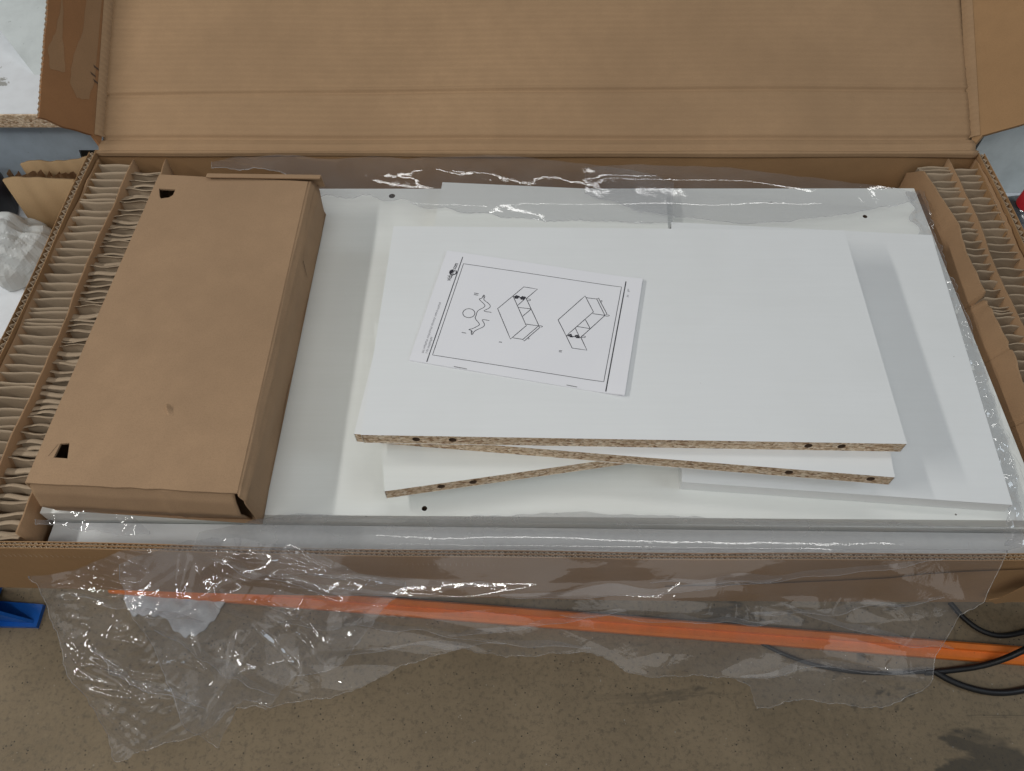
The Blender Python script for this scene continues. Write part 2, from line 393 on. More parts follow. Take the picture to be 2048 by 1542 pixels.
# ---- lid: a score strip, then the panel leaning back
TH = R(27.5); ST = R(3)
H0 = Vector((0, Y1-.0078, ZR+.0022))
ex = Vector((1, 0, 0)); es = Vector((0, math.cos(ST), math.sin(ST))); el = Vector((0, math.cos(TH), math.sin(TH)))
SW = .026; LL = .53
nl = Vector((0, -math.sin(TH), math.cos(TH)))
HL = H0 + es*SW
LX0, LX1 = X0+.012, X1-.012
ln1, ln2, ln3 = SN(11, 6), SN(12, 2.0), SN(13, 30)
def lid_pt(u, v):
    x = LX0+(LX1-LX0)*u; d = -.007+(SW+LL+.007)*v
    nx = (u-.5)*1.1
    # washboard, creases and soft warping along the panel normal
    wb_ = .00022*math.sin(2*math.pi*(d/.0144))*(0.7+.6*float(ln1(x*.5, d*1.5)))
    z = wb_ + .0018*float(ln2(x, d))
    for c0, w0, a0 in ((.086+.010*math.sin(x*2.2+1)*.6, .0026, -.0024), (.178, .0022, -.0006), (.135, .0018, -.0006*max(0, math.sin(x*3+2))), (.052, .0018, -.0006*max(0, math.sin(x*5-1))), (.112+.004*math.sin(x*4), .0016, -.0006*max(0, math.sin(x*4+.5))), (.195-.01*x, .0018, -.0006*max(0, math.sin(x*2.3+4)))):
        q = (d-c0)/w0; z += a0*math.exp(-q*q) - a0*.5*math.exp(-(q-1.6)**2)
    q = (d-SW)/.003; z += -.0032*math.exp(-q*q); q = (d-.006)/.0028; z += -.0026*math.exp(-q*q)
    q = (d-.012)/.003; z += .0010*math.exp(-q*q)*(1+.8*float(ln1(x*.6, 0)))
    if d < 0: p = H0 + Vector((0, -.0006-.0005*math.sin(x*9), d)); n = Vector((0, -1, 0))
    elif d < SW: p = H0 + es*d; n = Vector((0, -math.sin(ST), math.cos(ST)))
    else: p = HL + el*(d-SW); n = nl
    return Vector((x, p.y, p.z)) + n*z
mb = MB(); mb.grid(lid_pt, 150, 330); lid = mb.build('lid', 'kraft_lid', box, smooth=True, fix=False); solid(lid, .0055, -1)
# lid wings
def wing(side, phi, width, cut, mat, sgn):
    xe = LX0 if side < 0 else LX1
    dirw = Vector((side*math.cos(phi), 0, 0)) + nl*math.sin(phi)
    wnrm = el.cross(dirw)*(1 if side < 0 else -1)
    if wnrm.dot(nl) < 0: wnrm = -wnrm
    og = HL + Vector((xe, 0, 0)) + nl*.0006
    rw = SN(21+side, 25)
    def fr(a, b): return og + dirw*a + el*b
    outer = [(0, -.012), (.010, -.002)]
    m = 14
    for i in range(m+1):
        a = .012+(width-.012)*i/m; b = cut*(a/width)**1.0
        outer.append((a, b + .0012*float(rw(a*1.0, .2))))
    k = 40
    for i in range(1, k+1):
        b = cut + (LL-.03-cut)*i/k; outer.append((width+.0010*float(rw(b, 3.)), b))
    outer.append((0, LL-.02))
    mb = MB(); plate(mb, fr, wnrm, .0052, outer); o = mb.build('lid_wing', mat, box)
    # fold bead beside the hinge line
    mb = MB(); mb.grid(lambda u, v: fr(-.003+.013*u, .001+(LL-.03)*v)+wnrm*(.0009+.0012*math.sin(math.pi*u)), 8, 40)
    mb.build('fold_bead', 'kraft_lid', o, smooth=True, fix=False)
    # corrugated edge
    vs = []; fs = []; m = 260
    for i in range(m+1):
        b = cut+.002+(LL-.05-cut)*i/m; tt = .0006+.0038*(.5+.5*math.sin(i*math.pi/2*1.0))
        vs += [fr(width+.0012, b)-wnrm*tt, fr(width-.004, b)-wnrm*tt]
    for i in range(m): fs.append((2*i, 2*i+1, 2*i+3, 2*i+2))
    solid(obj('corrugated_flute', vs, fs, 'flute_paper', o), .0005, 0)
    return o, fr, wnrm
wo, wfr, wnr = wing(-1, R(55), .076, -.002, 'kraft_shaded', 1)
wing(1, R(42), .11, .004, 'kraft_wall', 1)
def torn(points, parent, fr, n, mat='torn_paper'):
    mb = MB(); pts = []
    rr = random.Random(len(points))
    for i in range(len(points)):
        a, b = points[i], points[(i+1) % len(points)]
        for k in range(5):
            f = k/5; pts.append((a[0]+(b[0]-a[0])*f+rr.uniform(-.0008, .0008), a[1]+(b[1]-a[1])*f+rr.uniform(-.0012, .0012)))
    plate(mb, lambda x, y: fr(x, y)+n*.0004, n, .0003, pts); return mb.build('torn_patch', mat, parent)
torn([(.014, .075), (.020, .045), (.034, .040), (.044, .058), (.043, .088), (.034, .130), (.030, .200), (.020, .22), (.012, .22)], wo, wfr, wnr)
torn([(.050, .068), (.068, .064), (.072, .090), (.064, .120), (.060, .17), (.056, .11)], wo, wfr, wnr)
mb = MB()
for k, (a, b) in enumerate(((.010, .088), (.013, .077), (.009, .069))):
    pts = [(a, b), (a+.006, b+.002), (a+.0075, b+.0052), (a+.001, b+.0026)]
    flat_face(mb, lambda x, y: wfr(x, y)+wnr*.0009, pts, [])
mb.build('ink_mark', 'hole_dark', wo)

# ================================================================== HONEYCOMB CUSHIONS
def cushion(xs, ya, yb_, ztop, name_label, crush, seed, tear=False):
    rr = random.Random(seed); nn = SN(seed, 4)
    th = thing('honeycomb_cushion', (sum(xs)/len(xs), (ya+yb_)/2, ZR+ZB+.003), name_label, 'packing cushion')
    base = ZR+ZB+.0035
    drift = lambda y: .0022*float(nn(y, .4))
    def leanf(y):                                   # the torn inner liner is pushed outwards
        if not tear: return 0.0
        e = (y-ya)/(yb_-ya)
        return .0175*min(1, max(0, (1-e)/.22))**1.2*(1-.25*max(0, (.35-e)/.35)) + .0015*float(nn(y*3, 2.))
    notch = [(.565, .016, .007), (.545, .006, .020), (.43, .007, .006), (.27, .009, .008), (.70, .003, .05), (.35, .003, .04)] if tear else []
    for i, x in enumerate(xs):
        n = 150 if (tear and i == 0) else 60; vs = []; fs = []; lip = SN(seed*7+i, 14); lip2 = SN(seed*9+i, 40)
        inner = tear and i == 0
        for k in range(n+1):
            y = ya+(yb_-ya)*k/n; e = (y-ya)/(yb_-ya)
            zt = ztop + .0010*float(lip(y, 0)) + .0007*float(lip2(y, 0)); le = leanf(y) if inner else 0
            if inner:
                for c, dp, wd in notch: zt -= dp*max(0, 1-abs(e-c)/wd)
                zt -= .022*max(0, (e-.955)/.045)
            xx = x+drift(y); zm = -.045
            vs += [(xx-.0009, y, base), (xx+.0009, y, base), (xx+.0009, y, ZR+zm), (xx+.0009+le, y, ZR+zt), (xx-.0009+le, y, ZR+zt), (xx-.0009, y, ZR+zm)]
        for k in range(n):
            a = 6*k; b = a+6
            for q in range(6): fs.append((a+q, a+(q+1) % 6, b+(q+1) % 6, b+q))
        fs += [(5, 4, 3, 2, 1, 0), tuple(6*n+q for q in range(6))]
        bm_fix(obj('liner', vs, fs, 'kraft_liner', th, not inner))
    for r_ in range(len(xs)-1):
        xa, xb = xs[r_]+.0009, xs[r_+1]-.0009; y = ya+.004; cr = crush[r_]
        while y < yb_-.006:
            le = leanf(y) if r_ == 0 else 0
            lean = rr.uniform(.18, .42) + cr*rr.uniform(.2, .5); top = ztop+.0008-rr.uniform(0, .0020)-cr*rr.uniform(0, .003)
            hgt = .060; curl = .0006+cr*rr.uniform(.0045, .0085); bend = rr.uniform(-.0009, .0009); tw = rr.uniform(-.0022, .0022); w0 = rr.uniform(0, 6)
            if cr > .5 or rr.random() < .25: hgt = .05
            kink = rr.uniform(0, .004) if rr.random() < .3 else 0
            nx, nz = 6, 9; vs = []; fs = []
            for side in (0, 1):
                for j in range(nz+1):
                    f = (j/nz)**.6
                    for i in range(nx+1):
                        g = i/nx
                        yy = y + lean*hgt*(f-1)*.6 + bend*math.sin(math.pi*g) + tw*(g-.5)*(.4+.6*f) + (.0005+.0006*cr)*math.sin(g*7+w0)*f
                        zz = top - hgt*(1-f) + (.0003+.0004*cr)*math.sin(g*5+w0)*f - kink*max(0, g-.7)*f
                        if f > .74:
                            q = (f-.74)/.26; yy -= curl*(1-math.cos(q*1.9)); zz -= curl*.9*max(0, q*q)
                        xx = xa+le*max(0, 1-(ztop-(zz))/.045)
                        vs.append((xx+drift(y)+(xb-xx)*g, yy + side*.0010, ZR+zz))
            N = (nx+1)*(nz+1)
            for j in range(nz):
                for i in range(nx):
                    a = j*(nx+1)+i; fs.append((a, a+1, a+nx+2, a+nx+1)); fs.append((N+a, N+a+nx+1, N+a+nx+2, N+a+1))
            for i in range(nx):
                a = nz*(nx+1)+i; fs.append((a, a+1, N+a+1, N+a))
            obj('cell_wall', vs, fs, 'paper_cell', th, True)
            y += (rr.choice((.0050, .0105, .012, .0125, .0135, .0145)) if cr < .5 else rr.choice((.006, .0075, .0085, .0095, .0105)))
    return th
cushion([-.5592, -.5130, -.4700], .272, .788, -.003, 'kraft paper honeycomb cushion beside the small flat carton', [.05, 1.0], 41)
cushion([.4870, .5290, .5640], .272, .790, -.003, 'torn kraft paper honeycomb cushion beside the plastic wrapped boards', [.30, .30], 43, True)

# ================================================================== WHITE BOARDS
def board(label, fr0, ux, W_, D_, ztop, th=.015, top_holes=(), edge_holes=(), hr=.0037, group='white laminated boards', edge=True, mat='laminate'):
    """fr0: front-left corner, ux: unit vector along the front edge"""
    u = Vector((ux.x, ux.y, 0)).normalized(); v = Vector((-u.y, u.x, 0)); up = Vector((0, 0, 1))
    o0 = Vector((fr0.x, fr0.y, ZR+ztop)); ct = o0+u*W_/2+v*D_/2
    tg = thing('laminate_board', (ct.x, ct.y, ZR+ztop-th), label, 'board', group)
    fr = lambda a, b: o0+u*a+v*b
    mb = MB(); hl = [circ(a, b, r) for a, b, r in top_holes]
    bev = .0004
    out = [(0, .0), (W_, .0), (W_, D_), (0, D_)]
    flat_face(mb, fr, out, hl)
    fb_ = lambda a, b: fr(a, b)-up*th
    mb.add([fb_(0, 0), fb_(W_, 0), fb_(W_, D_), fb_(0, D_)], [(0, 3, 2, 1)])
    for a, b in (((W_, 0), (W_, D_)), ((W_, D_), (0, D_)), ((0, D_), (0, 0))):
        mb.add([fr(*a), fr(*b), fb_(*b), fb_(*a)], [(0, 1, 2, 3)])
    if not edge: mb.add([fr(0, 0), fr(W_, 0), fb_(W_, 0), fb_(0, 0)], [(0, 1, 2, 3)])
    for L in hl:
        n = len(L); a = [fr(*p) for p in L]; b = [p-up*(th*.8) for p in a]
        mb.add(a+b, [(i, (i+1) % n, n+(i+1) % n, n+i) for i in range(n)]+[tuple(n+i for i in range(n))], 1)
    o = obj('laminate_shell', mb.v, mb.f, [mat, 'hole_dark'], tg, False, mb.m)
    if edge:
        mb = MB(); fe = lambda a, c: fr(a, 0)+up*(c-th)+v*.0004
        hl = [circ(a, th*.52, hr, 12) for a in edge_holes]
        flat_face(mb, fe, [(.0003, .0), (W_-.0003, .0), (W_-.0003, th-.0004), (.0003, th-.0004)], hl)
        for L in hl:
            n = len(L); a = [fe(*p) for p in L]; b = [p+v*.018 for p in a]
            mb.add(a+b, [(i, (i+1) % n, n+(i+1) % n, n+i) for i in range(n)]+[tuple(n+i for i in range(n))], 1)
        obj('chipboard_edge', mb.v, mb.f, ['chipboard', 'hole_dark'], tg, False, mb.m)
    return tg, fr
zb0 = -.017
# two long base panels, one on the other
board('lowest long white panel lying under all the other boards', Vector((-.4655, .3005, 0)), Vector((1, 0, 0)), .948, .452, zb0-.0155, edge=False, mat='laminate_cream')
bl = Vector((-.4660, .2985, 0)); ub = Vector((1, .004, 0)).normalized(); vb = Vector((-ub.y, ub.x, 0))
def loc(px, py, z): 
    p = P(px, py, z); d = Vector((p.x, p.y, 0))-bl; return d.dot(ub), d.dot(vb)
h1, h2, h3 = loc(784, 392, zb0), loc(1730, 433, zb0), loc(849, 1017, zb0)
board('long white base panel with round drilled holes, under the loose boards and carton', bl, ub, .950, .449, zb0,
      top_holes=[(*h1, .0040), (*h2, .0028), (*h3, .0026)], edge=False, mat='laminate_cream')
mb = MB(); mb.box((-.44, .33, ZR+ZB+.0035), (.44, .72, ZR+zb0-.0310))
mb.build('packing_pad', 'kraft_liner', box)
mb = MB(); mb.box((-.462, .2655, ZR+ZB+.0035), (.478, .2980, ZR-.0375))
fs_ = mb.build('foam_strip', 'white_foam'); tag(fs_, 'white foam strip wedged between the panels and the front wall of the box', 'foam')
# B5 (back middle), B4 (right)
a, b_ = P(885, 365, -.002), P(1333, 385, -.002)
u5 = Vector((b_.x-a.x, b_.y-a.y, 0)); w5 = u5.length; u5.normalize(); v5 = Vector((-u5.y, u5.x, 0))
board('white board jutting out behind the top board towards the back wall of the box', Vector((a.x, a.y, 0))-v5*.345, u5, w5, .345, -.0015, edge=False, mat='laminate_cream')
a, b_ = P(1360, 964, -.002), P(2025, 1010, -.002); u4 = Vector((b_.x-a.x, b_.y-a.y, 0)); w4 = u4.length; u4.normalize()
o4 = Vector((a.x, a.y, 0)); v4 = Vector((-u4.y, u4.x, 0))
over = max(0, (Vector((.1655, .70, 0))-o4).dot(u4))
board('white board beside the torn cushion with a plain white front edge', o4+u4*.002, u4, w4-.002, .345, -.0018, edge=False)
# B3
a, b_ = P(769, 983, .0135), P(1200, 922, .0135); u3 = Vector((b_.x-a.x, b_.y-a.y, 0)); 
board('slanting white board with raw chipboard edge, third from the top of the loose stack', Vector((a.x, a.y, 0)), u3, .495, .20, .0137, edge_holes=(.052, .082, .41, .44), mat='laminate_cream')
# B2
a, b_ = P(708, 868, .0288), P(1790, 955, .0288); u2 = Vector((b_.x-a.x, b_.y-a.y, 0))
board('slightly turned white board with raw chipboard edge, directly under the top board', Vector((a.x, a.y, 0)), u2, u2.length, .204, .0289, edge_holes=(.405, .478, .03, .06))
# B1
a, b_ = P(722, 870, .044), P(1814, 888, .044); u1 = Vector((b_.x-a.x, b_.y-a.y, 0))
board('topmost white board with raw chipboard edge, carrying the instruction booklet', Vector((a.x, a.y, 0)), u1, u1.length, .268, .0441, edge_holes=(.050, .084, .410, .440))

# ================================================================== SMALL CARTON
ca = thing('flat_carton', (-.35, .5, ZR+zb0), 'small flat brown carton with tucked end and two finger holes, lying on the base panel', 'carton')
ZT = .043
q = [P(50, 965, ZT), P(474, 986, ZT), P(616, 363, ZT), P(318, 349, ZT)]
q = [Vector((p.x, p.y, 0)) for p in q]
def cp(p, z): return Vector((p.x, p.y, ZR+z))
holes = []
for pts in ([(318, 377), (351, 379), (346, 390), (338, 395), (322, 397), (319, 393)], [(121, 887), (139, 886), (135, 917), (107, 915), (112, 905)]):
    holes.append([(P(x, y, ZT).x, P(x, y, ZT).y) for x, y in pts])
jag = lambda a, b, n, am: [(a.x+(b.x-a.x)*i/n+random.uniform(-am, am)*.3, a.y+(b.y-a.y)*i/n+random.uniform(-am, am)) for i in range(1, n)]
outer = [(q[0].x, q[0].y)]+jag(q[0], q[1], 14, .0006)+[(q[1].x, q[1].y), (q[2].x, q[2].y)]+jag(q[2], q[3], 8, .0008)+[(q[3].x, q[3].y)]
mb = MB()
# a slightly pillowed top: tessellate, then lift
plate(mb, lambda x, y: Vector((x, y, ZR+ZT)), Vector((0, 0, 1)), .0022, outer, holes)
top = mb.build('top_panel', 'kraft_carton', ca)
mb = MB(); cpt = [P(335, 818, ZT), P(338, 822, ZT), P(337, 827, ZT), P(331, 826, ZT)]
def dent(u, v):
    p = P(322+24*u, 808+24*v, ZT); r_ = math.hypot((u-.5)*2, (v-.5)*2); return (p.x, p.y, p.z+.0002+max(0, 1-r_)*.0035*(1 if u > .5+.25*(v-.5) else .15))
mb.grid(dent, 16, 16); mb.build('dent', 'kraft_carton', top, True, False)
# slit beside the lower finger hole
mb = MB(); s0, s1 = P(96, 913, ZT), P(116, 889, ZT); dn = Vector((.0006, .0006, 0))
mb.add([s0+Vector((0, 0, .0003)), s1+Vector((0, 0, .0003)), s1+dn+Vector((0, 0, .0003)), s0+dn+Vector((0, 0, .0003))], [(0, 1, 2, 3)]); mb.build('slit', 'hole_dark', top, fix=False)
# right side panel with rounded fold, slightly bulged
qb = [P(505, 1037, zb0), P(646, 440, zb0)]
br0 = Vector((q[1].x+.006, q[1].y-.004, 0)); br1 = Vector((q[2].x+.0075, q[2].y+.006, 0))
cn = SN(77, 5)
def side(u, v):
    a = q[1].lerp(q[2], u); b = br0.lerp(br1, u); e = [(0, ZT-.0004), (.35, ZT-.0015), (.85, ZT-.007), (1.0, ZT-.013), (1.0, .012), (.92, zb0+.001)]
    f = v*(len(e)-1); i = min(int(f), len(e)-2); g = f-i; s = e[i][0]+(e[i+1][0]-e[i][0])*g; z = e[i][1]+(e[i+1][1]-e[i][1])*g
    p = a.lerp(b, s); return Vector((p.x+.0012*float(cn(u, v*.5))*min(1, v*2), p.y, ZR+z))
mb = MB(); mb.grid(side, 40, 25); o = mb.build('side_panel', 'kraft_carton', ca, True, False); solid(o, .002, 1)
mb = MB()
for (u0, v0, u1, v1) in ((.755, .50, .735, .60), (.735, .60, .715, .66), (.715, .64, .70, .84)):
    a_, b2 = side(u0, v0)+Vector((.0012, 0, .0006)), side(u1, v1)+Vector((.0012, 0, .0006)); e_ = Vector((0, .0010, .0003)); mb.add([a_, b2, b2+e_, a_+e_*1.6], [(0, 1, 2, 3)])
mb.build('scratch', 'hole_dark', o, fix=False)
mb = MB(); bl0 = Vector((q[0].x-.002, q[0].y, 0)); bl1 = Vector((q[3].x-.002, q[3].y, 0))
mb.add([cp(q[0], ZT-.0024), cp(q[3], ZT-.0024), cp(bl1, zb0+.001), cp(bl0, zb0+.001)], [(0, 1, 2, 3)]); solid(mb.build('side_panel', 'kraft_carton', ca, fix=False), .002, 0)
mb = MB(); mb.add([cp(q[3], ZT-.0024), cp(q[2], ZT-.0024), cp(br1, zb0+.001), cp(bl1, zb0+.001)], [(0, 1, 2, 3)]); solid(mb.build('end_panel', 'kraft_carton', ca, fix=False), .002, 0)
# raised rear flap edge
a, b_ = P(412, 355, ZT+.004), P(640, 358, ZT+.002)
mb = MB(); mb.add([a, b_, b_+Vector((0, .006, .0)), a+Vector((0, .006, .0)), a+Vector((0, .010, -.02)), b_+Vector((0, .010, -.02))], [(0, 1, 2, 3), (3, 2, 5, 4)]); solid(mb.build('tuck_flap', 'kraft_carton', ca, fix=False), .0015, 0)
# front tuck end: bulges outwards at mid height
def front(u, v):
    a = q[0].lerp(q[1], u*.972+.006); e = [(.0015, ZT-.0030), (-.004, .030), (-.0085, .013), (-.0075, .009), (.000, zb0+.001)]
    f = v*(len(e)-1); i = min(int(f), len(e)-2); g = f-i; yo = e[i][0]+(e[i+1][0]-e[i][0])*g; z = e[i][1]+(e[i+1][1]-e[i][1])*g
    crease = -.0012*math.exp(-((u-.66)/.012)**2)
    return Vector((a.x, a.y+yo+crease+.0005*float(cn(u*.6, v*.2)), ZR+z))
mb = MB(); mb.grid(front, 60, 20); solid(mb.build('tuck_flap', 'kraft_carton', ca, True, False), .002, 1)
mb = MB(); mb.add([cp(bl0, zb0+.0012), cp(br0, zb0+.0012), cp(br1, zb0+.0012), cp(bl1, zb0+.0012)], [(0, 1, 2, 3)]); solid(mb.build('base_panel', 'kraft_carton', ca, fix=False), .0008, 1)

# ================================================================== INSTRUCTION BOOKLET
bk = [P(893, 513, .0455), P(1292, 565, .0455), P(1255, 793, .0455), P(818, 720, .0455)]
bo = Vector((bk[3].x, bk[3].y, 0)); bu = (Vector((bk[2].x, bk[2].y, 0))-bo); BW = .2115; bu.normalize(); bv = Vector((-bu.y, bu.x, 0)); BH = .148
booklet = thing('instruction_booklet', (bo.x+.08, bo.y+.08, ZR+.0441), 'white stapled instruction booklet with cabinet line drawings, lying on the top board', 'booklet')
def bz(u, v, k=0):   # page surface: spine at v = 0, free right end curls up
    e = u/BW
    return ZR+.0446 + .0006*(1-k*.3) + (.0030*(1-k*.22))*max(0, (e-.80)/.20)**2*(1-.35*v/BH) + .0005*math.sin(3*e+1)*(1-k*.3) + .0006*(v/BH)*(1-k*.2) - (0.0004*max(0, 1-v/.004))
def bp(u, v, dz=0, k=0): return Vector((bo.x+bu.x*u+bv.x*v, bo.y+bu.y*u+bv.y*v, bz(u, v, k)+dz))
sk = lambda u, v: (u, v)
for k in range(4):
    off = k*.0005
    mb = MB(); mb.grid(lambda a, b: bp(a*BW, b*(BH-off*1.2), -k*.00020, k), 40, 16)
    solid(mb.build('cover' if k == 0 else 'page', 'booklet_paper', booklet, False, False), .00018, -1)
def b_uv(px, py):
    p = P(px, py, .0462)
    for _ in range(3):
        d = Vector((p.x, p.y, 0))-bo; u, v = d.dot(bu), d.dot(bv); p = P(px, py, bz(u, v)-ZR)
    return u, v
def strip(mb, pts, wd, closed=False):
    pts = [Vector((*p, 0)) for p in pts]; n = len(pts)
    fine = []
    for i in range(n if closed else n-1):
        a, b = pts[i], pts[(i+1) % n]; m = max(1, int((b-a).length/.006))
        fine += [a.lerp(b, j/m) for j in range(m)]
    fine.append(pts[0] if closed else pts[-1]); vs = []; fs = []
    for i, p in enumerate(fine):
        d = fine[min(i+1, len(fine)-1)]-fine[max(i-1, 0)]
        if d.length < 1e-9: d = Vector((1, 0, 0))
        d.normalize(); nn = Vector((-d.y, d.x, 0))*wd/2
        for s in (-1, 1): r_ = p+nn*s; vs.append(bp(r_.x, r_.y, .00012))
    for i in range(len(fine)-1): fs.append((2*i, 2*i+1, 2*i+3, 2*i+2))
    mb.add(vs, fs)
c4 = lambda x, y: b_uv(880+x/7.314, 500+y/7.314)     # reading helpers for the drawings
c5 = lambda x, y: b_uv(1090+x/6.424, 560+y/6.424)
c6 = lambda x, y: b_uv(820+x/8.564, 560+y/8.564)
mb = MB(); ln = .00055
def smooth(pts, it=2):
    for _ in range(it):
        o_ = [pts[0]]
        for a, b in zip(pts[:-1], pts[1:]): o_ += [(a[0]*.75+b[0]*.25, a[1]*.75+b[1]*.25), (a[0]*.25+b[0]*.75, a[1]*.25+b[1]*.75)]
        pts = o_+[pts[-1]]
    return pts
S = lambda f, pts, w=ln, sm=0: strip(mb, smooth([f(*p) for p in pts], sm) if sm else [f(*p) for p in pts], w)
bx = lambda x, y: b_uv(x, y)
S(bx, [(925.5, 514), (853.5, 724)], .0009); S(bx, [(1252, 563), (1211.5, 783)], .0011)
S(bx, [(927, 527.5), (1243, 574), (1207.5, 763.5), (865, 710), (927, 527.5)], .0006)
S(c4, [(330+92+88*math.cos(k*.2618), 925+66*math.sin(k*.2618)) for k in range(25)], .0007)
S(c4, [(752, 913), (640, 898), (655, 880), (735, 845), (735, 800), (645, 735), (638, 712), (655, 690), (652, 660), (635, 660), (612, 712), (570, 712), (580, 730), (660, 805), (655, 835), (560, 880), (535, 920), (532, 955), (510, 985), (525, 1020), (580, 1080), (575, 1100), (520, 1130), (470, 1155), (425, 1160), (422, 1170), (460, 1172), (455, 1225), (465, 1242), (480, 1230), (505, 1180), (630, 1130), (655, 1100), (640, 1060), (605, 1012), (720, 1033)], .00065, 2)
S(c4, [(640, 668), (628, 695), (645, 690)], ln); S(c4, [(462, 1180), (475, 1200), (460, 1215), (476, 1222)], ln)
for p in ([(500, 630), (565, 640)], [(498, 652), (558, 662)], [(318, 1207), (382, 1217)], [(862, 1345), (905, 1350)]): S(c4, p, .0008)
for p in ([(1068, 672), (843, 858), (1030, 1303), (1262, 1108), (1068, 672)], [(1068, 672), (1225, 540), (1425, 573), (1262, 712)], [(1245, 712), (1140, 808)], [(1145, 840), (1330, 862)],
          [(1330, 868), (1208, 970)], [(1262, 712), (1450, 1115)], [(1262, 1085), (1450, 1112)], [(1440, 1112), (1210, 1310), (1230, 1333), (1458, 1135), (1445, 1108)], [(1065, 1285), (1210, 1308)]):
    S(c4, p, .0007)
S(c4, [(1275, 715), (1315, 720), (1330, 735), (1300, 745), (1270, 738)], ln, 1); S(c4, [(1455, 1108), (1490, 1110), (1505, 1123), (1470, 1130)], ln, 1)
S(c4, [(1285, 1290), (1300, 1285), (1305, 1300), (1285, 1305)], ln, 1)
for p in ([(1090, 695), (1120, 672), (1155, 680), (1130, 705), (1095, 700)], [(1175, 712), (1210, 685), (1245, 690), (1215, 718), (1180, 715)]): S(c4, p, .0022)
S(c4, [(1075, 680), (1262, 706)], .0009)
for p in ([(168, 513), (515, 205), (622, 410), (272, 718), (168, 513)], [(272, 718), (348, 875), (538, 902), (462, 740)], [(530, 228), (665, 245)], [(665, 245), (685, 230), (795, 435), (770, 455), (665, 245)],
          [(612, 432), (770, 455)], [(770, 455), (462, 735)], [(520, 512), (578, 620)], [(412, 598), (578, 625)], [(390, 622), (445, 735)], [(180, 907), (220, 910)], [(178, 922), (215, 926)]):
    S(c5, p, .0007)
S(c5, [(770, 450), (820, 448), (830, 460), (800, 468), (770, 462)], ln, 1); S(c5, [(465, 720), (510, 720), (525, 733), (500, 742), (465, 738)], ln, 1); S(c5, [(710, 270), (730, 262), (733, 280), (718, 285)], ln, 1)
for p in ([(300, 712), (330, 700), (345, 735), (320, 725)], [(385, 722), (415, 712), (432, 745), (400, 735)]): S(c5, p, .0022)
S(c5, [(280, 716), (462, 740)], .0009)
mb.build('printed_drawing', 'ink', booklet, fix=False)
mb = MB()            # small unreadable title lines and footer
rr = random.Random(5)
def micro(f, a, b, n, h):
    a, b = Vector((*f(*a), 0)), Vector((*f(*b), 0)); d = (b-a); nn = Vector((-d.y, d.x, 0)).normalized()
    for i in range(n):
        if rr.random() < .1: continue
        p = a+d*(i/n); k = rr.choice((0, 1, 2))
        strip(mb, [(p.x-nn.x*h/2, p.y-nn.y*h/2), (p.x+nn.x*h/2, p.y+nn.y*h/2)], .00038)
        if k: q_ = p+d/n*.6; e = nn*(h*.5*(1 if k == 1 else -1)); strip(mb, [(p.x+e.x, p.y+e.y), (q_.x+e.x, q_.y+e.y)], .0004)
micro(c6, (215, 1245), (527, 358), 62, .0017); micro(c6, (285, 1250), (378, 970), 20, .0017)
micro(c5, (1068, 118), (1078, 160), 4, .0016); micro(c5, (1060, 195), (1066, 238), 4, .0016)
mb.build('printed_title', 'ink_grey', booklet, fix=False)
# logo lettering
def lettering(s, px0, px1, mat, hgt, dz=.00014, bold=0.0):
    cu = bpy.data.curves.new('lettering', 'FONT'); cu.body = s; cu.size = 1; cu.offset = bold
    to = bpy.data.objects.new('lettering', cu); C.objects.link(to); bpy.context.view_layer.update()
    me = to.evaluated_get(bpy.context.evaluated_depsgraph_get()).to_mesh()
    vv = [v.co.copy() for v in me.vertices]; ff = [tuple(p.vertices) for p in me.polygons]
    to.to_mesh_clear() if False else None
    bpy.data.objects.remove(to); 
    w_ = max(v.x for v in vv); a, b = Vector((*b_uv(*px0), 0)), Vector((*b_uv(*px1), 0)); d = b-a; n_ = Vector((-d.y, d.x, 0)).normalized(); k = d.length/w_
    pts = []
    for v in vv: p = a+d*(v.x/w_)+n_*(v.y*hgt); pts.append(bp(p.x, p.y, dz))
    return obj('logo_lettering', pts, ff, mat, booklet)
lettering('vida', (900.5, 562), (906, 549.5), 'ink', .0072, bold=.015)
lettering('.com', (910.5, 540), (916.5, 527.5), 'ink', .0066, bold=.015)
mb = MB(); c0 = Vector((*b_uv(906.0, 544.5), 0))
def disc(mb, c, r, dz, a0=0, a1=2*math.pi, r2=0, n=20, sx=1):
    vs = []; fs = []
    for i in range(n+1):
        a = a0+(a1-a0)*i/n
        for q_ in (r2, r): p = c+Vector((math.cos(a)*q_, math.sin(a)*q_*sx, 0)); vs.append(bp(p.x, p.y, dz))
    for i in range(n): fs.append((2*i, 2*i+1, 2*i+3, 2*i+2))
    mb.add(vs, fs)
disc(mb, c0, .0040, .00013, 1.6, 4.3); disc(mb, c0, .0042, .00013, -2.0, .9, .0030)
mb.build('logo_emblem', 'ink', booklet, fix=False)
lettering('XL', (906.5, 548.5), (909.5, 540.5), 'ink', .0060, .00022, .03)
for px in ((1133, 770, 1154, 774), (908, 733, 934, 738)):
    a, b_ = b_uv(px[0], px[1]), b_uv(px[2], px[3]); mb = MB()
    mb.tube([bp(a[0], max(a[1], .0), .0001), bp(b_[0], max(b_[1], .0), .0001)], .0004, 6); mb.build('staple', 'staple_steel', booklet)

